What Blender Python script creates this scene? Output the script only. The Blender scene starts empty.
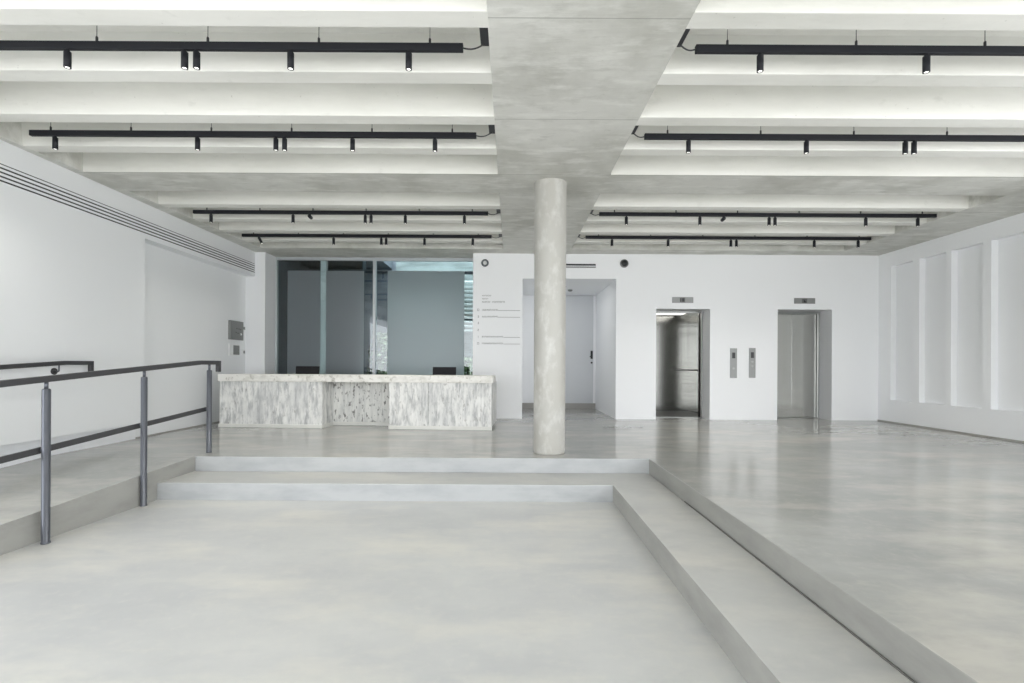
import bpy, bmesh, math, random
from mathutils import Matrix, Vector
random.seed(7)
S = bpy.context.scene
C = S.collection
PI = math.pi

# ------------------------------------------------------------ materials
def mat(name, col, rough=.6, metal=0, spec=.5, emit=None, es=1, noise=None, bump=None, **kw):
    """noise: list of (scale xyz, detail, dark colour, lo, hi, amount); bump: (scale xyz, strength, distance)"""
    m = bpy.data.materials.new(name); m.use_nodes = True
    nt = m.node_tree; N = nt.nodes; L = nt.links
    b = N['Principled BSDF']
    b.inputs['Base Color'].default_value = (*col, 1)
    b.inputs['Roughness'].default_value = rough
    b.inputs['Metallic'].default_value = metal
    b.inputs['Specular IOR Level'].default_value = spec
    for k, v in kw.items(): b.inputs[k.replace('_', ' ')].default_value = v
    if emit:
        b.inputs['Emission Color'].default_value = (*emit, 1); b.inputs['Emission Strength'].default_value = es
    tc = N.new('ShaderNodeTexCoord')
    def nz(sc, det, r=.6):
        mp = N.new('ShaderNodeMapping'); mp.inputs['Scale'].default_value = sc
        L.new(tc.outputs['Object'], mp.inputs['Vector'])
        n = N.new('ShaderNodeTexNoise'); n.inputs['Scale'].default_value = 1
        n.inputs['Detail'].default_value = det; n.inputs['Roughness'].default_value = r
        L.new(mp.outputs['Vector'], n.inputs['Vector']); return n.outputs['Fac']
    prev = None
    for (sc, det, dc, lo, hi, am) in (noise or []):
        f = nz(sc, det)
        mr = N.new('ShaderNodeMapRange'); mr.inputs['From Min'].default_value = lo; mr.inputs['From Max'].default_value = hi
        mr.inputs['To Max'].default_value = am
        L.new(f, mr.inputs['Value'])
        mx = N.new('ShaderNodeMix'); mx.data_type = 'RGBA'
        L.new(mr.outputs['Result'], mx.inputs['Factor'])
        if prev is None: mx.inputs[6].default_value = (*col, 1)
        else: L.new(prev, mx.inputs[6])
        mx.inputs[7].default_value = (*dc, 1)
        prev = mx.outputs[2]
    if prev is not None: L.new(prev, b.inputs['Base Color'])
    if bump:
        f = nz(bump[0], 4)
        bn = N.new('ShaderNodeBump'); bn.inputs['Strength'].default_value = bump[1]; bn.inputs['Distance'].default_value = bump[2]
        L.new(f, bn.inputs['Height']); L.new(bn.outputs['Normal'], b.inputs['Normal'])
    return m

M = {}
M['wall'] = mat('white_plaster', (.86, .872, .885), .55, spec=.3)
M['wall_warm'] = mat('white_plaster_soft', (.83, .845, .855), .6, spec=.3)
M['rib'] = mat('pale_cast_concrete', (.81, .807, .77), .75, spec=.25,
   noise=[((.7, 2.5, 2.5), 5, (.68, .68, .64), .42, .70, .8), ((5, 5, 9), 6, (.60, .60, .56), .62, .8, .6), ((30, 30, 30), 2, (.4, .4, .36), .72, .8, .5)],
   bump=((3, 14, 14), .15, .02))
M['beam'] = mat('shaded_cast_concrete', (.66, .66, .625), .7, spec=.25,  # same concrete as the ribs, soffit shade put into the colour; mottling its own
   noise=[((1.1, .9, 1), 6, (.47, .47, .43), .42, .64, .85), ((2.2, 6, 4), 7, (.80, .80, .77), .50, .68, .7), ((5, 14, 9), 7, (.42, .42, .38), .54, .74, .5), ((26, 26, 26), 3, (.4, .4, .36), .68, .8, .5)],
   bump=((3, 24, 10), .15, .02))
def joints(m, period, phase, amount):
    nt = m.node_tree; N = nt.nodes; L = nt.links; b = N['Principled BSDF']
    src = b.inputs['Base Color'].links[0].from_socket
    tc = N.new('ShaderNodeTexCoord'); sp = N.new('ShaderNodeSeparateXYZ'); L.new(tc.outputs['Object'], sp.inputs[0])
    def mt(op, a, v):
        n = N.new('ShaderNodeMath'); n.operation = op; L.new(a, n.inputs[0]); n.inputs[1].default_value = v; return n.outputs[0]
    f = mt('FRACT', mt('MULTIPLY', mt('SUBTRACT', sp.outputs['Y'], phase), 1/period), 0)
    f = mt('MULTIPLY', mt('LESS_THAN', f, .009/period), amount)
    mx = N.new('ShaderNodeMix'); mx.data_type = 'RGBA'; L.new(f, mx.inputs['Factor']); L.new(src, mx.inputs[6]); mx.inputs[7].default_value = (.22, .22, .20, 1)
    L.new(mx.outputs[2], b.inputs['Base Color'])
joints(M['beam'], 1.218, 2.95, .5)
M['column'] = mat('column_concrete', (.45, .445, .415), .38, spec=.4,
   noise=[((4, 4, 2.2), 6, (.43, .42, .385), .42, .66, .85), ((9, 9, 5), 5, (.60, .60, .575), .5, .7, .7), ((60, 60, 60), 2, (.38, .37, .33), .66, .74, .6)],
   bump=((12, 12, 7), .2, .01))
def floor_mat(name, col, dark, light, rough):
    m = mat(name, col, rough, spec=.5,
       noise=[((.5, .9, 1), 6, dark, .40, .62, .9), ((.8, 1.9, 1), 6, light, .48, .66, .8), ((3.5, 7, 5), 8, dark, .50, .72, .45), ((14, 14, 14), 6, light, .52, .75, .3)])
    nt = m.node_tree; b = nt.nodes['Principled BSDF']
    n = nt.nodes.new('ShaderNodeTexNoise'); n.inputs['Scale'].default_value = 1.6; n.inputs['Detail'].default_value = 5
    tc = nt.nodes.new('ShaderNodeTexCoord'); nt.links.new(tc.outputs['Object'], n.inputs['Vector'])
    r = nt.nodes.new('ShaderNodeMapRange'); r.inputs['From Min'].default_value = .3; r.inputs['From Max'].default_value = .7
    r.inputs['To Min'].default_value = rough * .75; r.inputs['To Max'].default_value = rough * 1.35
    nt.links.new(n.outputs['Fac'], r.inputs['Value'])
    return m
M['floor_low'] = floor_mat('polished_concrete_pale', (.51, .517, .505), (.42, .43, .435), (.585, .575, .53), .32)
M['floor_up'] = floor_mat('polished_concrete', (.385, .388, .37), (.29, .295, .285), (.48, .465, .42), .14)
M['step'] = floor_mat('step_concrete', (.45, .455, .44), (.36, .365, .36), (.53, .52, .48), .35)
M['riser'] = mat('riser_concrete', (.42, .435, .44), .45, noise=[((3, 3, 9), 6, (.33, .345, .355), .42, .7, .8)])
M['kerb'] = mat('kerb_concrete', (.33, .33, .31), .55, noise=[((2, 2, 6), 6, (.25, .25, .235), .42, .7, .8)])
M['gap'] = mat('dark_gap', (.12, .12, .11), .8)
M['stone'] = mat('travertine', (.80, .80, .775), .5, spec=.35,
   noise=[((13, 13, 3.5), 6, (.40, .41, .41), .42, .62, .9), ((42, 42, 6), 4, (.90, .90, .88), .5, .64, .7), ((22, 22, 9), 5, (.28, .27, .25), .58, .68, .8), ((2.5, 2.5, 1), 3, (.50, .51, .51), .5, .7, .5)],
   bump=((40, 40, 4), .5, .01))
M['stone_pitted'] = mat('travertine_pitted', (.78, .78, .75), .5, spec=.35,
   noise=[((16, 16, 2.2), 5, (.50, .51, .50), .40, .66, .75), ((34, 34, 3), 3, (.86, .86, .84), .5, .68, .5), ((19, 19, 10), 5, (.12, .12, .11), .55, .62, .85)],
   bump=((40, 40, 6), .6, .012))
M['stone_top'] = mat('travertine_slab', (.80, .79, .75), .42, spec=.4,
   noise=[((5, 5, 9), 6, (.55, .54, .49), .45, .7, .8), ((13, 13, 13), 5, (.30, .28, .24), .56, .68, .7)])
M['plinth'] = mat('pale_plinth_stone', (.74, .74, .70), .4, noise=[((3, 3, 8), 4, (.6, .6, .56), .45, .7, .7)])
M['steel'] = mat('brushed_steel', (.60, .60, .57), .17, metal=1, noise=[((90, 90, .6), 3, (.56, .57, .55), .4, .6, .6)], bump=((.8, .8, 1.6), .05, .03))
M['cab_steel'] = mat('cab_steel', (.33, .33, .315), .18, metal=1, noise=[((90, 90, .6), 3, (.40, .41, .39), .4, .6, .6)], bump=((.5, .5, 3.0), .12, .04))
M['frame_steel'] = mat('frame_steel', (.36, .37, .36), .4, metal=1)
M['plate'] = mat('panel_steel', (.27, .275, .27), .45, metal=.6)
M['black'] = mat('black_metal', (.018, .019, .022), .45)
M['track'] = mat('black_track', (.012, .013, .017), .6, spec=.3)
M['rail'] = mat('charcoal_rail', (.045, .045, .048), .42)
M['post'] = mat('blue_grey_post', (.145, .155, .18), .28, metal=.7)
M['plastic'] = mat('white_plastic', (.78, .79, .79), .4)
M['screen'] = mat('black_screen', (.012, .012, .014), .6, spec=.2)
M['ink'] = mat('grey_lettering', (.12, .12, .12), .6)
M['ink_soft'] = mat('soft_lettering', (.26, .26, .26), .6)
M['glow'] = mat('lamp_lens', (1, 1, 1), .3, emit=(1, .97, .92), es=1.4)
M['cab_light'] = mat('cab_light_panel', (1, 1, 1), .3, emit=(1, .97, .92), es=1.8)
M['alu'] = mat('pale_aluminium', (.50, .53, .55), .35, metal=.3)
M['dark_alu'] = mat('dark_aluminium', (.10, .11, .12), .35, metal=.3)
M['skirt'] = mat('grey_skirting', (.33, .32, .30), .5)
M['door_grey'] = mat('pale_grey_door', (.56, .58, .60), .45)
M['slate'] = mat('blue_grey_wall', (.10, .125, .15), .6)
M['court'] = mat('court_render', (.20, .25, .25), .7, noise=[((1, 1, 7), 4, (.10, .13, .13), .45, .6, .8)])
M['louvre'] = mat('pale_louvre', (.22, .27, .27), .45)
M['leaf'] = mat('leaf', (.10, .17, .07), .5, noise=[((6, 6, 6), 3, (.42, .50, .40), .5, .62, .9)])
M['bark'] = mat('bark', (.05, .05, .045), .8)
M['ground'] = mat('paving', (.62, .62, .60), .8, noise=[((.8, .8, .8), 5, (.6, .6, .58), .4, .7, .7)])
# clear glass: mostly transparent with a fresnel reflection
def glass_mat():
    m = bpy.data.materials.new('clear_glass'); m.use_nodes = True
    nt = m.node_tree; nt.nodes.clear()
    o = nt.nodes.new('ShaderNodeOutputMaterial'); t = nt.nodes.new('ShaderNodeBsdfTransparent'); g = nt.nodes.new('ShaderNodeBsdfGlossy')
    t.inputs[0].default_value = (.86, .92, .93, 1); g.inputs['Roughness'].default_value = .01
    mx = nt.nodes.new('ShaderNodeMixShader')
    mx.inputs[0].default_value = .07; nt.links.new(t.outputs[0], mx.inputs[1]); nt.links.new(g.outputs[0], mx.inputs[2])
    nt.links.new(mx.outputs[0], o.inputs[0]); return m
M['glass'] = glass_mat()
def film_mat(name, dcol, tcol, mixf):
    m = bpy.data.materials.new(name); m.use_nodes = True
    nt = m.node_tree; nt.nodes.clear()
    o = nt.nodes.new('ShaderNodeOutputMaterial'); d = nt.nodes.new('ShaderNodeBsdfDiffuse'); t = nt.nodes.new('ShaderNodeBsdfTranslucent')
    d.inputs[0].default_value = (*dcol, 1); t.inputs[0].default_value = (*tcol, 1)
    mx = nt.nodes.new('ShaderNodeMixShader'); mx.inputs[0].default_value = mixf
    g = nt.nodes.new('ShaderNodeBsdfGlossy'); g.inputs['Roughness'].default_value = .3
    m2 = nt.nodes.new('ShaderNodeMixShader'); m2.inputs[0].default_value = .06
    nt.links.new(d.outputs[0], mx.inputs[1]); nt.links.new(t.outputs[0], mx.inputs[2]); nt.links.new(mx.outputs[0], m2.inputs[1]); nt.links.new(g.outputs[0], m2.inputs[2])
    nt.links.new(m2.outputs[0], o.inputs[0]); return m
M['film'] = film_mat('frosted_film', (.24, .27, .30), (.80, .90, .88), .5)

# ------------------------------------------------------------ helpers
def box(bm, x0, x1, y0, y1, z0, z1, mi=0):
    v = [bm.verts.new(p) for p in ((x0,y0,z0),(x1,y0,z0),(x1,y1,z0),(x0,y1,z0),(x0,y0,z1),(x1,y0,z1),(x1,y1,z1),(x0,y1,z1))]
    fs = []
    for q in ((3,2,1,0),(4,5,6,7),(0,1,5,4),(1,2,6,5),(2,3,7,6),(3,0,4,7)):
        f = bm.faces.new([v[i] for i in q]); f.material_index = mi; fs.append(f)
    return v, fs
def prism(bm, pts, axis, a, b, mi=0):
    """extrude a closed 2-D outline along an axis: pts are the two other coordinates in order"""
    def P(p, t): return {'x': (t, p[0], p[1]), 'y': (p[0], t, p[1]), 'z': (p[0], p[1], t)}[axis]
    A = [bm.verts.new(P(p, a)) for p in pts]; B = [bm.verts.new(P(p, b)) for p in pts]
    bm.faces.new(A); bm.faces.new(B[::-1])
    n = len(pts)
    for i in range(n): bm.faces.new((A[i], B[i], B[(i+1)%n], A[(i+1)%n]))
    bmesh.ops.recalc_face_normals(bm, faces=bm.faces)
def lathe(bm, prof, origin, direction=(0,0,1), seg=32, cap=True):
    """revolve (r, t) profile about direction from origin"""
    d = Vector(direction).normalized(); rot = Vector((0,0,1)).rotation_difference(d).to_matrix(); o = Vector(origin)
    rings = [[bm.verts.new(o + rot @ Vector((r*math.cos(2*PI*i/seg), r*math.sin(2*PI*i/seg), t))) for i in range(seg)] for r, t in prof]
    for A, B in zip(rings, rings[1:]):
        for i in range(seg): 
            f = bm.faces.new((A[i], A[(i+1)%seg], B[(i+1)%seg], B[i])); f.smooth = True
    if cap: bm.faces.new(rings[0][::-1]); bm.faces.new(rings[-1])
def sweep(bm, pts, r, seg=10):
    pts = [Vector(p) for p in pts]; rings = []
    for i, p in enumerate(pts):
        t = (pts[min(i+1, len(pts)-1)] - pts[max(i-1, 0)]).normalized()
        q = Vector((0,0,1)).rotation_difference(t)
        rings.append([bm.verts.new(p + q @ Vector((r*math.cos(2*PI*k/seg), r*math.sin(2*PI*k/seg), 0))) for k in range(seg)])
    for A, B in zip(rings, rings[1:]):
        for i in range(seg):
            f = bm.faces.new((A[i], A[(i+1)%seg], B[(i+1)%seg], B[i])); f.smooth = True
    bm.faces.new(rings[0][::-1]); bm.faces.new(rings[-1])
def bar_path(bm, pts, w, h):
    """rectangular bar whose path lies in a plane x = const, mitred at its corners; pts (x, y, z)"""
    pts = [Vector(p) for p in pts]; rings = []
    for i, p in enumerate(pts):
        a = (p - pts[i-1]).normalized() if i else (pts[1]-p).normalized()
        b = (pts[i+1]-p).normalized() if i < len(pts)-1 else a
        t = (a+b).normalized(); n = Vector((0, -t.z, t.y)); s = h/2 / max(.3, t.dot(a))
        rings.append([bm.verts.new(p + Vector((sx*w/2, 0, 0)) + n*sn*s) for sx, sn in ((-1,-1),(1,-1),(1,1),(-1,1))])
    for A, B in zip(rings, rings[1:]):
        for i in range(4): bm.faces.new((A[i], A[(i+1)%4], B[(i+1)%4], B[i]))
    bm.faces.new(rings[0][::-1]); bm.faces.new(rings[-1])
    bmesh.ops.recalc_face_normals(bm, faces=bm.faces)
def obj(name, bm, m, parent=None, bevel=0, seg=2):
    me = bpy.data.meshes.new(name)
    bmesh.ops.recalc_face_normals(bm, faces=bm.faces)
    bm.to_mesh(me); bm.free()
    for q in (m if isinstance(m, (list, tuple)) else [m]): me.materials.append(M[q])
    o = bpy.data.objects.new(name, me); C.objects.link(o)
    if parent: 
        o.parent = parent
    if bevel:
        md = o.modifiers.new('bevel', 'BEVEL'); md.width = bevel; md.segments = seg; md.limit_method = 'ANGLE'; md.harden_normals = False
    return o
def struct(name, bm, m, parent=None, bevel=0):
    o = obj(name, bm, m, parent, bevel)
    if not parent: o['kind'] = 'structure'
    return o
def tag(o, label, cat, group=None, kind=None):
    o['label'] = label; o['category'] = cat
    if group: o['group'] = group
    if kind: o['kind'] = kind
    return o
def thing(name, label, cat, loc=(0,0,0), rz=0, group=None):
    o = bpy.data.objects.new(name, None); C.objects.link(o); o.empty_display_size = .1
    o.location = loc; o.rotation_euler = (0,0,rz); return tag(o, label, cat, group)
def NB(): return bmesh.new()
def bx(*a, **k):
    bm = NB(); box(bm, *a, **k); return bm

# ------------------------------------------------------------ levels (metres)
ZU, ZM, ZS, ZTOP = .325, .167, 3.465, 3.735      # upper floor, middle step, concrete soffit, slab above
YB = 9.2                                          # lift wall
YF = -3.2                                         # glazed front behind the camera
XR, XL = 6.98, -4.87                              # right wall, left wall panel
XRec = -5.05                                      # set-back wall

# floors
b = NB(); box(b, -3.9, 1.02, YF, 4.77, -.15, 0)
struct('floor', b, 'floor_low')
b = NB()
prism(b, [(-3.52, 4.765), (1.01, 4.765), (1.01, YF), (1.515, YF), (1.515, 5.295), (-3.52, 5.295)], 'z', -.15, ZM)
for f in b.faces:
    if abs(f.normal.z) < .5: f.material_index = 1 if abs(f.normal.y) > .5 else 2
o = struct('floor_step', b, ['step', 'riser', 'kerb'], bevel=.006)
b = NB()
prism(b, [(-5.2, 5.3), (1.52, 5.3), (1.52, YF), (XR+.1, YF), (XR+.1, 11.6), (-5.2, 11.6)], 'z', -.15, ZU)
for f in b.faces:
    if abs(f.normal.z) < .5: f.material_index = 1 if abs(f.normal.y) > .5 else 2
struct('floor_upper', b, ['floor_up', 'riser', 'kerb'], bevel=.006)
b = NB()   # dark line where the upper riser meets the step
box(b, 1.508, 1.5152, YF, 4.2, ZM, ZM+.006); struct('trim_1', b, 'gap')
b = NB()   # ramp falling toward the entrance, its free edge slightly splayed
XE = lambda y: -3.450 - .05*(5.3-y)
stn = [(5.2995, ZU), (5.2, ZU-.003), (-.1, .003), (YF, .003)]
rows = [[b.verts.new(p) for p in ((-5.2, y, -.16), (-5.2, y, z), (XE(y), y, z), (XE(y), y, -.16))] for y, z in stn]
for A, B in zip(rows, rows[1:]):
    for k in range(4):
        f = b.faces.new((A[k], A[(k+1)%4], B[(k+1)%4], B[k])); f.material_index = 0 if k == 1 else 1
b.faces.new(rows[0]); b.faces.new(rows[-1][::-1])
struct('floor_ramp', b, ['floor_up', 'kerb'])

# left wall: panel, bulkhead, set-back wall with lower band
b = NB()
box(b, -5.6, XL, 2.6, 6.43, .55, 4.0); box(b, -5.6, XL, YF, 2.6, 3.0, 4.0)   # panel, with an unseen opening added to let in light
box(b, -5.6, XL, 6.43, YB, 3.0, 4.0)              # bulkhead over the recess
box(b, -5.6, XRec, 6.43, YB, .545, 3.0)
box(b, -5.6, XRec-.02, YF, YB, -.15, .55)
struct('wall_left', b, 'wall_warm')
b = NB(); box(b, XRec-.02, XRec+.0, YF, 6.5, .0, .50)
prism(b, [(YF, 0), (-.1, .0), (5.2, ZU-.003), (6.5, ZU), (6.5, .40), (5.2, .40), (YF, .15)], 'x', XRec-.0201, XRec+.012)
b.free()
b = NB(); prism(b, [(YF, -.02), (-.1, -.02), (5.2, ZU-.02), (6.5, ZU-.02), (6.5, .47), (5.2, .44), (-.1, .14), (YF, .14)], 'x', XRec-.021, XRec+.012)
struct('baseboard_left', b, 'wall')
b = bx(XRec, XRec+.006, 6.5, YB, ZU, ZU+.018); struct('baseboard_left.001', b, 'skirt')
# right wall with tall niches
b = NB()
niches = [(8.42, 8.90), (7.78, 8.28), (7.17, 7.68), (6.47, 7.04), (5.80, 6.35), (5.10, 5.68)]
zn0, zn1 = .74, 3.20
box(b, XR+.10, XR+.5, 4.0, YB+.4, -.15, 4.0)
box(b, XR, XR+.10, 4.0, YB+.4, -.15, zn0); box(b, XR, XR+.10, 4.0, YB+.4, zn1, 4.0)
box(b, XR, XR+.5, YF, 4.0, 3.3, 4.0); box(b, XR, XR+.5, YF, 4.0, -.15, .36)  # unseen opening behind the camera, added to let in more light
ys = [YB+.4] + [v for n in niches for v in (n[1], n[0])] + [4.0]
for i in range(0, len(ys), 2): box(b, XR, XR+.10, ys[i+1], ys[i], zn0, zn1)
struct('wall_right', b, 'wall')
b = bx(XR-.008, XR, YF, YB, ZU, ZU+.022); struct('baseboard_right', b, 'skirt')
# lift wall with its openings
b = NB(); T = .39
E1 = (2.756, 3.781, 2.43); E2 = (5.064, 6.098, 2.43); CO = (.213, 1.992, 2.99)
for x0, x1, z0, z1 in ((-.73, CO[0], ZU, 4), (CO[0], CO[1], CO[2], 4), (CO[1], E1[0], ZU, 4), (E1[0], E1[1], E1[2], 4), (E1[1], E2[0], ZU, 4), (E2[0], E2[1], E2[2], 4), (E2[1], XR, ZU, 4)):
    box(b, x0, x1, YB, YB+T, z0-(.1 if z0 == ZU else 0), z1)
struct('wall_back', b, 'wall')
b = NB(); box(b, -5.6, -4.683, YB, 9.62, .2, 4.0); struct('wall_pier', b, 'wall')
b = NB()   # lift shafts behind the doors
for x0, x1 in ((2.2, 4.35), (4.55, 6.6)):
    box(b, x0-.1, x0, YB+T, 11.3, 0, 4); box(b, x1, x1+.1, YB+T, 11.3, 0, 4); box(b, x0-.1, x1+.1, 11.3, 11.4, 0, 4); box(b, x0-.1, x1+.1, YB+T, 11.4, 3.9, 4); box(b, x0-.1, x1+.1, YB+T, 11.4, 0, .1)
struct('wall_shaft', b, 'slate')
# corridor beyond the opening
b = NB()
box(b, CO[1], CO[1]+.10, YB+T, 11.6, .2, 3.2); box(b, CO[0]-.15, CO[0], YB+T, 11.6, .2, 3.2)
box(b, CO[0], CO[1], 11.4, 11.6, .2, 3.2); box(b, CO[0], CO[1], YB+T, 11.4, CO[2], CO[2]+.2)
struct('wall_corridor', b, 'wall')
b = bx(CO[0], CO[1], 11.385, 11.4, ZU, ZU+.13); struct('baseboard_corridor', b, 'skirt')
b = bx(.90, 1.93, 11.375, 11.399, ZU+.13, 2.985)
dr = struct('door_1', b, 'door_grey', bevel=.003)
b = NB(); box(b, 1.868, 1.918, 11.362, 11.376, 1.50, 1.69); sweep(b, [(1.893,11.362,1.55),(1.893,11.325,1.55),(1.885,11.318,1.55),(1.84,11.318,1.55)], .010); lathe(b, [(.022,0),(.022,.016)], (1.893,11.376,1.41), (0,-1,0), 20)
obj('door_handle', b, 'black', dr)

# ceiling: slab, cross ribs, wide beams
b = bx(-5.6, XR+.5, YF, YB+.6, ZTOP, 4.05); struct('ceiling', b, 'rib')
ribs = []
rib_y = [2.90-.61*k for k in range(0, 10)] + [3.51, 4.13, 4.74, 6.45, 7.10, 7.69, 8.30]
for y in sorted(rib_y):
    for x0, x1 in ((max(XL, -4.80+.05*(y-4.7)), -.157), (1.09, 6.085)):
        # slightly tapered section, narrower at the soffit
        b = NB(); prism(b, [(y, ZS), (y+.148, ZS), (y+.166, ZTOP+.01), (y-.018, ZTOP+.01)], 'x', x0-.03, x1+.03)
        struct('ceiling_rib', b, 'rib', bevel=.006)
b = NB(); box(b, -.157, 1.09, YF, 5.386, ZS-.001, ZTOP+.02); struct('ceiling_beam', b, 'beam', bevel=.006)
b = NB(); box(b, -.157, 1.09, 5.965, 8.84, ZS-.001, ZTOP+.02); struct('ceiling_beam', b, 'beam', bevel=.004)
struct('ceiling_rib', bx(-4.79, -.16, 5.372, 5.388, ZS+.002, ZTOP+.01), 'rib'); struct('ceiling_rib', bx(1.10, 6.085, 5.372, 5.388, ZS+.002, ZTOP+.01), 'rib')  # thin plates in the paler rib tone, added so the crossbeam front looks lit
b = NB(); box(b, -4.86, 6.10, 5.386, 5.965, ZS-.001, ZTOP+.02); struct('ceiling_crossbeam', b, 'beam', bevel=.004)
b = NB(); prism(b, [(XL-.1, YF), (XL+.005, YF), (XL+.01, 3.4), (-4.80+.05*4.14, 8.84), (XL-.1, 8.84)], 'z', ZS-.002, ZTOP+.02); struct('ceiling_edge_left', b, 'beam')
b = NB(); box(b, 6.085, XR+.05, YF, 8.84, ZS-.002, ZTOP+.02); struct('ceiling_edge_right', b, 'beam')
b = NB(); box(b, -4.90, XR+.05, 8.84, 9.70, ZS-.001, ZTOP+.02); struct('ceiling_edge_back', b, 'beam')

# column
b = NB(); lathe(b, [(.178, ZU-.002), (.184, ZU+.02), (.184, 1.4), (.185, 2.62), (.187, 2.64), (.186, 3.43), (.189, 3.455), (.194, ZS)], (.452, 5.665, 0), seg=64)
col = obj('column', b, 'column'); col['kind'] = 'structure'

# glazed front behind the camera, outer ground
b = NB()
for x in (-4.8, -2.9, -1.0, .9, 2.8, 4.7, 6.6): box(b, x-.04, x+.04, YF-.1, YF, 0, 3.5)
box(b, -4.87, XR, YF-.1, YF, 3.38, 3.5); box(b, -4.87, XR, YF-.1, YF, -.1, .04)
struct('window_1', b, 'dark_alu')
b = bx(-30, 30, -40, YF-.1, -.2, -.02); struct('ground', b, 'ground')

# ------------------------------------------------------------ glazing behind the desk
GY = 9.64
fr = NB()
box(fr, -4.683, -.73, GY-.03, GY+.05, 3.405, ZS); box(fr, -4.683, -4.655, GY-.03, GY+.05, ZU, 3.405)
box(fr, -2.750, -2.697, GY-.035, GY+.06, ZU, 3.405); box(fr, -.757, -.73, GY-.03, GY+.05, ZU, 3.405); box(fr, -4.655, -.757, GY-.03, GY+.05, ZU, ZU+.04)
w = struct('window_2', fr, 'alu', bevel=.003)
obj('window_glass', bx(-4.655, -2.750, GY, GY+.012, ZU+.04, 3.405), 'glass', w)
obj('window_glass', bx(-2.697, -.757, GY, GY+.012, ZU+.04, 3.405), 'glass', w)
for x0, x1 in ((-4.455, -3.808), (-3.688, -2.935), (-2.465, -.935)):
    f = obj('frosted_film', bx(x0, x1, GY-.004, GY-.0005, ZU+.06, 3.20), 'film', w)
# room and court beyond
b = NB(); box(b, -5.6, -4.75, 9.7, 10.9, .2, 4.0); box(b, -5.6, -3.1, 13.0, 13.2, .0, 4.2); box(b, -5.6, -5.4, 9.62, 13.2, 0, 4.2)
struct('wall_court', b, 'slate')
b = NB(); prism(b, [(-2.99, 9.72), (-2.93, 9.72), (-3.94, 13.0), (-4.0, 13.0)], 'z', .2, 4.0); struct('wall_light_block', b, 'slate')  # partition added to keep court light off the left film
b = bx(-5.6, -3.2, 10.7, 13.2, 3.9, 4.1); struct('roof_light_block', b, 'slate')  # cover added to darken the court behind the left film
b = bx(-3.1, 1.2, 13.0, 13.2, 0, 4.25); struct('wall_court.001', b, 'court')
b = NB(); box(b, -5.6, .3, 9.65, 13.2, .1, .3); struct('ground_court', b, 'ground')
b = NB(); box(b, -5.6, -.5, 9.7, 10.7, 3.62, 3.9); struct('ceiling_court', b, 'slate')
b = NB(); box(b, CO[0]-.16-.3, CO[0]-.151, 9.62, 13.0, .2, 4.0); struct('wall_court_side', b, 'wall')
b = NB(); box(b, -3.815, -3.70, 9.665, 9.76, ZU, 3.62); tag(obj('post', b, 'plastic', bevel=.004), 'slim pale post standing behind the frosted glass left of the mullion', 'post')
b = NB(); sweep(b, [(-5.0, 10.3, 3.30), (-.5, 10.3, 3.30)], .035); tag(obj('pipe', b, 'dark_alu'), 'dark horizontal pipe under the ceiling behind the top of the glazing', 'pipe')
lt = thing('louvre_screen', 'pale horizontal louvre screen seen through clear edges of the glazing', 'screen', (-1.2, 12.7, .3))
b = NB()
for z in [1.95+.115*k for k in range(12)]: 
    vs, _ = box(b, -1.9, .75, -.03, .03, z-.02, z+.02)
    for v in vs: v.co.z += v.co.y*.8
obj('slats', b, 'louvre', lt)
for x in (-1.87, -.55, .72): obj('post', bx(x-.03, x+.03, .03, .09, 0, 3.35), 'dark_alu', lt)
# shrubs in the court
def shrub(x, y, h, r, label):
    t = thing('shrub', label, 'shrub', (x, y, .3), group=None)
    b = NB(); 
    for k in range(5):
        a = k*1.26; sweep(b, [(0,0,0), (.06*math.cos(a), .06*math.sin(a), h*.4), (.5*r*math.cos(a), .5*r*math.sin(a), h*.85)], .012, 6)
    obj('stem', b, 'bark', t)
    b = NB()
    for k in range(900):
        u = random.random(); a = random.uniform(0, 2*PI); rr = r*math.sqrt(random.random())*(.6+.5*math.sin(u*PI)); z = .15*h + .9*h*u
        c = Vector((rr*math.cos(a), rr*math.sin(a), z)); d = Vector((random.gauss(0,1), random.gauss(0,1), random.gauss(0,.6))).normalized(); s = d.cross(Vector((random.gauss(0,1),random.gauss(0,1),1))).normalized()
        L_ = random.uniform(.05,.09); v = [b.verts.new(c + q) for q in (-d*L_, s*L_*.4, d*L_, -s*L_*.4)]; b.faces.new(v)
    obj('foliage', b, 'leaf', t)
shrub(-3.28, 12.2, 1.75, .30, 'leafy shrub outside, seen in the clear glass strip by the mullion')
shrub(-1.1, 11.9, 1.15, .3, 'low shrub outside, seen in the clear glass strip at the right edge')

# ------------------------------------------------------------ linear grille in the bulkhead
gr = thing('air_grille', 'long white linear air grille with black slots high on left wall', 'vent', (XL, 4.6, 3.07))
obj('backing', bx(-.002, .002, YF-4.4, 4.575, -.006, .170), 'black', gr)
for k in range(4): obj('slat', bx(0, .0035, YF-4.4, 4.575, .012+.0405*k, .012+.0405*k+.0245), 'wall', gr)
b = NB(); box(b, 0, .004, YF-4.4, 4.59, -.020, -.004); box(b, 0, .004, YF-4.4, 4.59, .168, .184); box(b, 0, .004, 4.575, 4.59, -.004, .168)
obj('frame', b, 'wall', gr)

# access hatch in the left wall
b = NB(); box(b, 0, .002, 0, .43, 0, .34); 
t = tag(obj('access_hatch', b, 'wall_warm', bevel=.001), 'faint square access hatch flush in left wall above the short handrail', 'hatch'); t.location = (XL, 5.28, 1.30)

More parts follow.
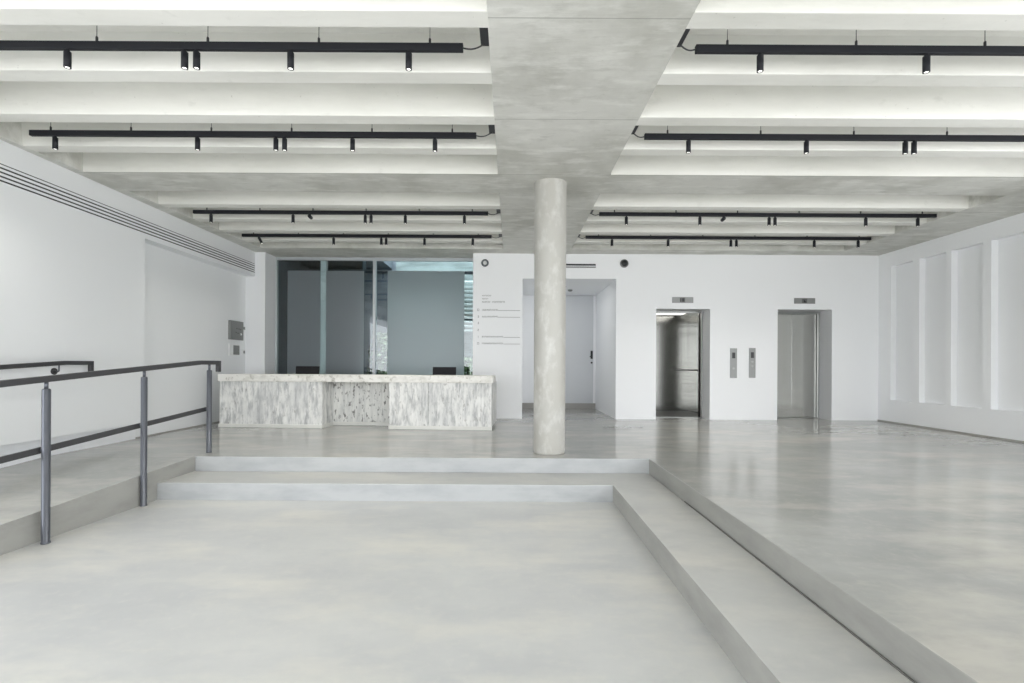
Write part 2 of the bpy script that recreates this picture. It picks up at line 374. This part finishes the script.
# ------------------------------------------------------------ handrails
XP = -3.455
hr = thing('ramp_railing', 'dark free-standing ramp handrail with three round posts and two rails', 'railing', (XP, 3.6, 0))
def rel(pts, o): return [(p[0]-o[0], p[1]-o[1], p[2]-o[2]) for p in pts]
O = (XP, 3.6, 0)
b = NB(); bar_path(b, rel([(XP, -.6, .965), (XP, 5.38, 1.353), (XP, 5.715, 1.353), (XP, 5.715, 1.235)], O), .042, .046); 
# slope follows the ramp
b.free(); b = NB(); bar_path(b, rel([(XP, .6, 1.353-.0735*4.78), (XP, 5.38, 1.353), (XP, 5.715, 1.353), (XP, 5.715, 1.245)], O), .042, .046)
obj('top_rail', b, 'rail', hr, bevel=.004)
b = NB(); bar_path(b, rel([(XP-.045, .6, .820-.066*4.96), (XP-.045, 5.56, .820)], O), .02, .046); obj('lower_rail', b, 'rail', hr, bevel=.003)
for y, z0, ztop in ((3.6, 0, 1.150), (4.56, 0, 1.215), (5.545, ZU, 1.268)):
    rz = 1.353-.0735*max(0, 5.38-y)
    b = NB(); r = .0265; lathe(b, [(r+.003, z0), (r+.003, z0+.012), (r, z0+.013), (r, ztop-.008), (r-.006, ztop)], (0, y-3.6, 0)); p = obj('post', b, 'post', hr)
    b = NB(); lathe(b, [(.0125, ztop), (.0125, rz-.018)], (0, y-3.6, 0), seg=20); obj('post_neck', b, 'post', p)
    b = NB(); sweep(b, [(-.02, y-3.6, .820-.066*max(0, 5.5-y)), (-.045, y-3.6, .820-.066*max(0, 5.5-y))], .012); obj('rail_clip', b, 'post', p)
wr = thing('wall_handrail', 'short dark handrail on a bracket against the white left wall', 'handrail', (-4.80, 5.0, 1.3))
O = (-4.80, 5.0, 1.3)
b = NB(); bar_path(b, rel([(-4.80, .6, 1.342-.067*4.6), (-4.80, 5.21, 1.342), (-4.80, 5.53, 1.342), (-4.80, 5.53, 1.22)], O), .036, .044); obj('top_rail', b, 'rail', wr, bevel=.004)
for y in (5.14, 3.6, 2.1):
    z = 1.342-.067*(5.21-y)
    b = NB(); lathe(b, [(.036, 0), (.036, .010), (.030, .014)], rel([(XL, y+.015, z-.087)], O)[0], (1,0,0), 24); w = obj('bracket_rose', b, 'rail', wr)
    b = NB(); sweep(b, rel([(XL+.008, y+.015, z-.087), (-4.81, y+.005, z-.087), (-4.80, y, z-.080), (-4.80, y, z-.02)], O), .007, 10); obj('bracket_arm', b, 'post', wr)

# ------------------------------------------------------------ reception desk
RZ = -math.atan(.22/4.37)
dk = thing('reception_desk', 'long pale pitted stone reception desk with recessed middle bay', 'desk', (-4.665, 7.75, ZU), RZ)
H0, H1 = .735, .848
def panel(name, x0, x1, y0, y1, m, seams=()):
    o = obj(name, bx(x0, x1, y0, y1, .045, H0), m, dk, bevel=.004); return o
panel('stone_panel', 0, 1.68, 0, .04, 'stone'); panel('stone_panel', 1.64, 1.68, .04, .46, 'stone'); panel('stone_panel', 1.68, 2.752, .42, .46, 'stone_pitted')
panel('stone_panel', 2.752, 3.375, 0, .04, 'stone'); panel('stone_panel', 3.379, 4.372, 0, .04, 'stone'); panel('stone_panel', 2.752, 2.792, .04, .46, 'stone')
panel('stone_panel', 0, .04, .04, .95, 'stone'); panel('stone_panel', 4.332, 4.372, .04, .95, 'stone')
obj('countertop', bx(-.02, 4.392, -.02, .50, H0, H1), 'stone_top', dk, bevel=.005)
for x0, x1, y0, y1 in ((-.012, 1.688, -.012, .03), (1.66, 2.76, .405, .45), (2.745, 4.38, -.012, .03)):
    obj('plinth', bx(x0, x1, y0, y1, 0, .058), 'plinth', dk, bevel=.006)
obj('plinth', bx(1.655, 1.690, .03, .405, 0, .058), 'plinth', dk)
obj('worktop', bx(.04, 4.332, .50, 1.02, .60, .64), 'stone_top', dk)
def monitor(x, y, w, rz, lean, label):
    t = thing('monitor', label, 'monitor', (x, y, ZU+.64), rz, None)
    b = NB(); vs, _ = box(b, -w/2, w/2, -.012, .012, .06, .34)
    for v in vs: v.co.y += (v.co.z-.06)*lean
    obj('screen', b, 'screen', t, bevel=.004)
    obj('stand', bx(-.02, .02, .012, .04, .0, .2), 'black', t); obj('foot', bx(-.09, .09, -.05, .1, 0, .012), 'black', t)
monitor(-3.53, 8.37, .40, .03, .15, 'black monitor behind the left end of the stone desk')
monitor(-1.14, 8.28, .40, -.02, .05, 'black monitor behind the right end of the stone desk')

# ------------------------------------------------------------ lifts
def plate(name, x0, x1, z0, z1, label, cat, group=None):
    t = thing(name, label, cat, ((x0+x1)/2, YB, (z0+z1)/2), 0, group); return t
for i, (x0, x1, h) in enumerate((E1, E2)):
    y0 = YB+T
    which = 'left lift with its doors standing open' if i == 0 else 'right lift with its two steel doors closed'
    t = thing('lift', 'stainless steel ' + which, 'lift', ((x0+x1)/2, y0, ZU)); c = (x0+x1)/2; hw = (x1-x0)/2; hh = h-ZU
    jw = .022
    b = NB(); box(b, hw-jw, hw-.001, -.02, .03, 0, hh-.001); box(b, -hw+.001, -hw+jw, -.02, .03, 0, hh-.001); box(b, -hw+jw, hw-jw, -.02, .03, hh-.04, hh-.001)
    obj('frame', b, 'frame_steel', t, bevel=.003)
    obj('sill', bx(-hw, hw, -.02, .12, -.004, .004), 'frame_steel', t)
    if i:
        # closed: two telescoping panels
        obj('door_panel', bx(-hw+jw-.02, -.003, .035, .065, .004, hh-.04), 'steel', t, bevel=.002)
        obj('door_panel', bx(.003, hw-jw+.03, .043, .072, .004, hh-.04), 'steel', t, bevel=.002)
    else:
        # open: panels slid aside to the left, cab visible
        obj('door_panel', bx(-hw-.55, -hw+.03, .035, .065, .004, hh-.04), 'steel', t, bevel=.002)
        obj('door_panel', bx(-hw-.57, -hw+.02, .072, .10, .004, hh-.04), 'steel', t, bevel=.002)
        cx0, cx1, cy0, cy1, ch = -hw-.25, hw+.22, .14, 1.36, 2.16
        b = NB(); box(b, cx0, cx1, cy1, cy1+.03, 0, ch); box(b, cx1, cx1+.03, cy0, cy1, 0, ch); box(b, cx0-.03, cx0, cy0, cy1, 0, ch); box(b, hw-.02, cx1+.03, .11, .14, 0, ch); box(b, cx0-.03, -hw+.02, .11, .14, 0, ch)
        cab = obj('cab', b, 'cab_steel', t)
        obj('cab_floor', bx(cx0, cx1, .12, cy1, -.01, .006), 'plate', t)
        obj('cab_ceiling', bx(cx0, cx1, .12, cy1, ch, ch+.03), 'steel', t)
        obj('cab_light', bx(cx0+.2, cx1-.25, .35, cy1-.25, ch-.012, ch), 'cab_light', t)
        b = NB(); zz = .93; sweep(b, [(cx1, .40, zz), (cx1-.05, .40, zz), (cx1-.05, cy1-.05, zz), (cx1-.25, cy1-.05, zz), (cx1-.25, cy1, zz)], .015, 12); obj('cab_handrail', b, 'frame_steel', t)
        obj('cab_seam', bx(-.03, -.022, cy1-.003, cy1, 0, ch), 'plate', t)
for (x0, x1, z0, z1, side) in ((3.053, 3.457, 2.543, 2.654, 'left'), (5.372, 5.772, 2.540, 2.648, 'right')):
    t = plate('floor_indicator', x0, x1, z0, z1, 'small steel floor indicator above the %s lift' % side, 'sign')
    w, h = (x1-x0)/2, (z1-z0)/2
    obj('face_plate', bx(-w, w, -.008, 0, -h, h), 'plate', t, bevel=.002)
    obj('display', bx(-.055, .045, -.0095, -.008, -h*.75, h*.75), 'plate' if 0 else 'ink', t)
    b = NB(); 
    if side == 'left': box(b, -.045, -.030, -.0105, -.0095, -h*.6, h*.6); box(b, -.012, .03, -.0105, -.0095, -h*.6, h*.55)
    else: prism(b, [(-.02, h*.6), (.035, -h*.6), (-.02, -h*.6)], 'y', -.0105, -.0095)
    obj('display_mark', b, 'black', t)
for (x0, x1, z0, z1, side) in ((4.161, 4.293, 1.121, 1.685, 'left'), (4.520, 4.645, 1.127, 1.693, 'right')):
    t = plate('call_panel', x0, x1, z0, z1, 'tall steel lift call panel, %s one of the pair between lifts' % side, 'panel')
    w, h = (x1-x0)/2, (z1-z0)/2
    obj('face_plate', bx(-w, w, -.008, 0, -h, h), 'plate', t, bevel=.002)
    obj('display', bx(-.028, .030, -.010, -.008, h-.19, h-.08), 'black', t)
    for z in ((.02, -.06) if side == 'right' else (-.10,)):
        b = NB(); lathe(b, [(.022, 0), (.022, .004), (.018, .006)], (0, -.008, z), (0,-1,0), 24); obj('button', b, 'frame_steel', t)

# wall devices on the lift wall
t = thing('wall_speaker', 'small round fitting with white centre, high beside the glazing', 'fitting', (-.505, YB, 3.281))
b = NB(); lathe(b, [(.072, 0), (.072, .012), (.040, .026), (.038, .012)], (0,0,0), (0,-1,0), 32, cap=False); obj('ring', b, 'dark_alu', t)
b = NB(); lathe(b, [(.038, 0), (.038, .014), (.028, .03), (.001, .036)], (0,0,0), (0,-1,0), 32); obj('lens', b, 'plastic', t)
t = thing('dome_camera', 'small round black dome camera, high on wall above corridor', 'camera', (2.14, YB, 3.285))
b = NB(); lathe(b, [(.080, 0), (.080, .012), (.066, .020)], (0,0,0), (0,-1,0), 32); obj('ring', b, 'plate', t)
b = NB(); lathe(b, [(.064, .018), (.058, .045), (.036, .065), (.001, .074)], (0,0,0), (0,-1,0), 32); obj('dome', b, 'black', t)
t = thing('slot_vent', 'short slot air vent above the corridor opening beside the column', 'vent', (1.2, YB, 3.235))
obj('slot', bx(-.40, .40, -.006, 0, .006, .038), 'black', t); obj('lip', bx(-.40, .40, -.012, 0, -.036, -.012), 'plate', t)
ll = bpy.data.lights.new('corridor_fill', 'AREA'); ll.shape = 'DISK'; ll.size = .16; ll.energy = 4; lo = bpy.data.objects.new('corridor_fill', ll); C.objects.link(lo); lo.location = (1.05, 10.1, CO[2]-.012)  # fill light added to brighten the corridor
dl = thing('fill_rim', 'small round rim of the added fill light in the corridor ceiling beside the column', 'light', (1.05, 10.1, CO[2]))
b = NB(); lathe(b, [(.095, -.006), (.095, 0), (.080, 0), (.080, -.006)], (0,0,0), seg=32); obj('rim', b, 'plate', dl)
t = thing('smoke_detector', 'small round detector on the corridor ceiling', 'detector', (1.28, 10.55, CO[2]))
b = NB(); lathe(b, [(.05, 0), (.05, .02), (.03, .035)], (0,0,0), (0,0,-1), 24); obj('housing', b, 'plate', t)

# directory lettering on the wall (small and soft in the photo)
dt = thing('floor_directory', 'small grey floor directory lettering on white wall beside the glazing', 'sign', (-.26, YB, 2.2))
def WX(px): return (px-511)/484*YB - .0
def WZ(px, py): return 1.345 + (365-(py-(px-511)*.0055))/484*YB
def letters(px0, px1, py, hpx, m, seed, gaps=()):
    rnd = random.Random(seed); b = NB(); x = px0
    while x < px1-.4:
        w = .62
        if not any(g0 <= x <= g1 for g0, g1 in gaps):
            X0 = WX(x)+.26; X1 = WX(x+w)+.26; Z = WZ(x, py)-2.2; hh = hpx/484*YB/2; s = (X1-X0)*.28
            k = rnd.randrange(5)
            box(b, X0, X0+s, -.0015, 0, Z-hh, Z+hh)
            if k in (0, 1, 3): box(b, X1-s, X1, -.0015, 0, Z-hh, Z+hh)
            if k in (0, 2): box(b, X0+s, X1, -.0015, 0, Z+hh-s, Z+hh)
            if k in (1, 2, 4): box(b, X0+s, X1-(s if k == 1 else 0), -.0015, 0, Z-s/2, Z+s/2)
            if k in (3, 4): box(b, X0+s, X1, -.0015, 0, Z-hh, Z-hh+s)
        x += w+.30
    obj('lettering', b, m, dt)
letters(481.8, 491, 295.6, 1.3, 'ink_soft', 1); letters(481.8, 488.5, 298.8, 1.3, 'ink_soft', 2); letters(481.8, 490, 301.9, 1.4, 'ink', 3); letters(491.8, 505, 301.9, 1.4, 'ink', 4)
for k, (y, x1) in enumerate(((309.9, 497), (316.6, 497), (336.7, 503), (343.4, 503))):
    letters(481.8, x1, y, 1.5, 'ink', 10+k)
    px0 = x1+.3; b = NB(); z = WZ(508, y)-2.2-.012; box(b, WX(px0)+.26, WX(519.8)+.26, -.001, 0, z-.004, z+.004); obj('rule', b, 'ink_soft', dt)
for k, y in enumerate((309.9, 316.6, 323, 330, 336.7, 343.4)):
    b = NB(); z = WZ(478, y)-2.2; xc = WX(478)+.26; hh = .020; w = .011; s = .006
    if k in (0, 5): box(b, xc-w-.008, xc-w-.002, -.001, 0, z-hh, z+hh); box(b, xc+w, xc+w+s, -.001, 0, z-hh, z+hh); box(b, xc-w-.002, xc+w, -.001, 0, z-hh, z-hh+s); box(b, xc-w-.002, xc+w, -.001, 0, z+hh-s, z+hh)
    elif k == 4: box(b, xc-s/2, xc+s/2, -.001, 0, z-hh, z+hh)
    else: 
        box(b, xc-w, xc+w, -.001, 0, z+hh-s, z+hh); box(b, xc-w, xc+w, -.001, 0, z-s/2, z+s/2); box(b, xc-w, xc+w, -.001, 0, z-hh, z-hh+s)
        box(b, xc+w-s, xc+w, -.001, 0, z, z+hh); box(b, *( (xc+w-s, xc+w) if k != 3 else (xc-w, xc-w+s)), -.001, 0, z-hh, z)
    obj('floor_number', b, 'ink_soft', dt)

# control panels on the set-back wall
t = thing('control_panel', 'grey metal control panel with small keys on the recessed wall', 'panel', (XRec, 8.85, 1.95))
obj('housing', bx(0, .045, -.215, .20, -.175, .17), 'plate', t, bevel=.004)
b = NB()
for y, z in ((-.02, .03), (.05, .03), (.10, .02), (-.04, -.04), (.02, -.05)): k_ = obj('key', bx(.045, .049, y-.018, y+.018, z-.008, z+.008), 'ink', t)
b = NB(); lathe(b, [(.020, .045), (.020, .055), (.012, .058)], (0, .11, -.065), (1,0,0), 20); obj('lock', b, 'plastic', t)
t = thing('keypad', 'grey keypad on white plate below the metal control panel', 'keypad', (XRec, 8.82, 1.59))
obj('back_plate', bx(0, .018, -.17, .15, -.105, .105), 'plastic', t, bevel=.003); obj('key_face', bx(.018, .026, -.055, .135, -.085, .085), 'plate', t, bevel=.002)
for z, nm in ((2.01, 'upper'), (1.56, 'lower')):
    t = thing('wall_switch', 'small white switch plate, %s one beside the control panels' % nm, 'switch', (XRec, 9.12, z))
    obj('plate', bx(0, .012, -.05, .05, -.05, .05), 'plastic', t, bevel=.002); obj('rocker', bx(.012, .018, -.012, .035, -.025, .025), 'plate', t)

# ------------------------------------------------------------ lighting tracks
TZ = 3.484
def track(y, x0, x1, side, rank, wires, box_y, feed):
    t = thing('lighting_track', 'long black suspended lighting track, %s of central beam, %s' % (side, rank), 'track light', ((x0+x1)/2, y, TZ), 0, None)
    hx = (x1-x0)/2; cx = (x0+x1)/2
    obj('rail', bx(-hx, hx, -.016, .016, -.024, .026), 'track', t, bevel=.002)
    for wx in wires:
        b = NB(); lathe(b, [(.0022, .055), (.0022, ZTOP-TZ+.002)], (wx-cx, 0, 0), seg=8); lathe(b, [(.008, .032), (.008, .06), (.003, .068)], (wx-cx, 0, 0), seg=12); obj('suspension_wire', b, 'black', t)
    # feed box on the beam flank and its cable
    xb = -.157 if feed < 0 else 1.09; xo = xb-.055 if feed < 0 else xb+.03
    a = min(xb, xo)-cx; c = max(xb, xo)-cx
    o = obj('feed_box', bx(a, c, box_y-.085-y, box_y+.085-y, -.017, .12), 'black', t, bevel=.003)
    xe = x1 if feed < 0 else x0; xm = (xb+xo)/2
    p0 = Vector((xm-cx, box_y+.06-y, -.015)); p3 = Vector((xe-cx, 0, -.0)); pts = []
    for k in range(13):
        u = k/12; p = p0.lerp(p3, u); p.z += -.02*math.sin(u*PI); pts.append(p)
    b = NB(); sweep(b, pts, .005, 8); obj('cable', b, 'black', t)
wl = lambda n: [-.56-.75*k for k in range(n)]
wrr = lambda n: [1.45+.87*k for k in range(n)]
names = {3.27: 'nearest', 4.52: 'second', 6.84: 'third', 8.08: 'farthest'}
tracks = ((3.27, 3.14), (4.52, 4.36), (6.84, 6.70), (8.08, 7.95))
for y, by in tracks:
    track(y, -4.50, -.335, 'left', names[y], wl(6), by, -1); track(y, 1.235, 5.995, 'right', names[y], wrr(6), by, 1)
def spot_proto():
    t = thing('spotlight', 'x', 'spotlight')
    b = NB(); lathe(b, [(.012, -.014), (.012, .0)], (0,0,0), seg=16); obj('adapter', b, 'track', t)
    b = NB(); lathe(b, [(.016, -.014), (.0215, -.016), (.0215, -.122), (.0135, -.123), (.013, -.117)], (0,0,0), seg=28, cap=False); b2 = b
    obj('housing', b2, 'track', t)
    b = NB(); lathe(b, [(.0128, -.1205), (.0128, -.118)], (0,0,0), seg=24); obj('lens', b, 'glow', t)
    return t
proto = spot_proto(); first = True
XS = {3.27: ([-3.008, -2.216, -2.135, -1.5, -.702], [1.672, 2.795]),
      4.52: ([-4.268, -2.938, -2.207, -2.126, -1.491, -.721], [1.646, 2.747, 3.67, 3.752]),
      6.84: ([-4.25, -3.091, -2.071, -1.989, -1.505, -.669], [1.619, 2.658, 3.636, 3.72, 5.002, 5.737]),
      8.08: ([-4.226, -2.972, -2.176, -2.095, -1.455, -.649], [1.674, 2.611, 3.659, 3.751, 5.051, 5.784])}
ordw = ['first', 'second', 'third', 'fourth', 'fifth', 'sixth']
lightdata = bpy.data.lights.new('spot_beam', 'SPOT'); lightdata.energy = 14; lightdata.spot_size = math.radians(105); lightdata.spot_blend = 1; lightdata.color = (1, .97, .92); lightdata.shadow_soft_size = .03
for y, (L_, R_) in XS.items():
    for side, xs in (('left', L_), ('right', R_)):
        for k, x in enumerate(xs):
            tilt = 0
            if y == 8.08 and k == 0 and side == 'left': tilt = .5
            if first: o = proto; first = False
            else:
                o = proto.copy(); C.objects.link(o)
                for ch in [q for q in proto.children if q.type == 'MESH']:
                    c = ch.copy(); C.objects.link(c); c.parent = o
            o.location = (x, y, TZ-.024); 
            o['label'] = 'black spotlight, %s from left on %s track %s of beam' % (ordw[k], names[y], side)
            o['group'] = 'spotlights hanging from the black ceiling tracks'
            if tilt:
                for c in o.children:
                    if c.name.split('.')[0] in ('housing', 'lens'): c.rotation_euler = (0, -tilt, 0)
            l = bpy.data.objects.new('spot_beam', lightdata); C.objects.link(l); l.parent = o; l.location = (0, 0, -.135)
# two heads swung up beside the third-row tracks
for x, lab in ((-2.851, 'spotlight head swung level toward the entrance, left third track'), (2.989, 'spotlight head swung level toward the entrance, right third track')):
    t = thing('spotlight', 'black ' + lab, 'spotlight', (x, 6.84, TZ-.024), group='spotlights hanging from the black ceiling tracks')
    b = NB(); lathe(b, [(.012, -.02), (.012, 0)], (0,0,0), seg=16); obj('adapter', b, 'track', t)
    b = NB(); lathe(b, [(.018, -.032), (.024, -.030), (.024, .040), (.015, .040)], (0, 0, -.036), (0, 1, -.1), 28); obj('housing', b, 'track', t)

# ------------------------------------------------------------ light
W = bpy.data.worlds.new('daylight'); S.world = W; W.use_nodes = True
bg = W.node_tree.nodes['Background']; bg.inputs[0].default_value = (.95, .965, 1.0, 1); bg.inputs[1].default_value = 3.6
pd = bpy.data.lights.new('front_glazing_portal', 'AREA'); pd.shape = 'RECTANGLE'; pd.size = 11.8; pd.size_y = 3.4; pd.cycles.is_portal = True
p = bpy.data.objects.new('front_glazing_portal', pd); C.objects.link(p); p.location = (1.05, YF-.15, 1.72); p.rotation_euler = (PI/2, 0, 0)
for nm, x, y0, y1, z0, z1, sg in (('right_added_opening_portal', XR+.45, YF, 4.0, .5, 3.3, 1), ('left_added_opening_portal', -5.5, YF, 2.6, .55, 3.0, -1)):  # portals for the side openings added to brighten the walls
    pd = bpy.data.lights.new(nm, 'AREA'); pd.shape = 'RECTANGLE'; pd.size = z1-z0; pd.size_y = y1-y0; pd.cycles.is_portal = True
    p = bpy.data.objects.new(nm, pd); C.objects.link(p); p.location = (x, (y0+y1)/2, (z0+z1)/2); p.rotation_euler = (0, sg*PI/2, 0)
sd = bpy.data.lights.new('sun', 'SUN'); sd.energy = 3.5; sd.angle = .01; sd.color = (1, .97, .93); so = bpy.data.objects.new('sun', sd); C.objects.link(so)
so.rotation_euler = Vector((.05, -.30, .95)).to_track_quat('Z', 'Y').to_euler()

# ------------------------------------------------------------ camera
cd = bpy.data.cameras.new('camera'); cam = bpy.data.objects.new('camera', cd); C.objects.link(cam); S.camera = cam
cd.sensor_width = 36; cd.lens = 484/1024*36; cd.shift_x = 1/1024; cd.shift_y = 23.5/1024; cd.clip_start = .05; cd.clip_end = 200
cam.matrix_world = Matrix.Translation((0, 0, 1.345)) @ Matrix.Rotation(PI/2, 4, 'X') @ Matrix.Rotation(.0055, 4, 'Z')
S.view_settings.view_transform = 'Standard'; S.view_settings.look = 'None'; S.view_settings.gamma = 1; S.view_settings.use_curve_mapping = False
S.view_settings.exposure = 0.54
S.cycles.max_bounces = 12; S.cycles.diffuse_bounces = 8; S.cycles.caustics_reflective = False
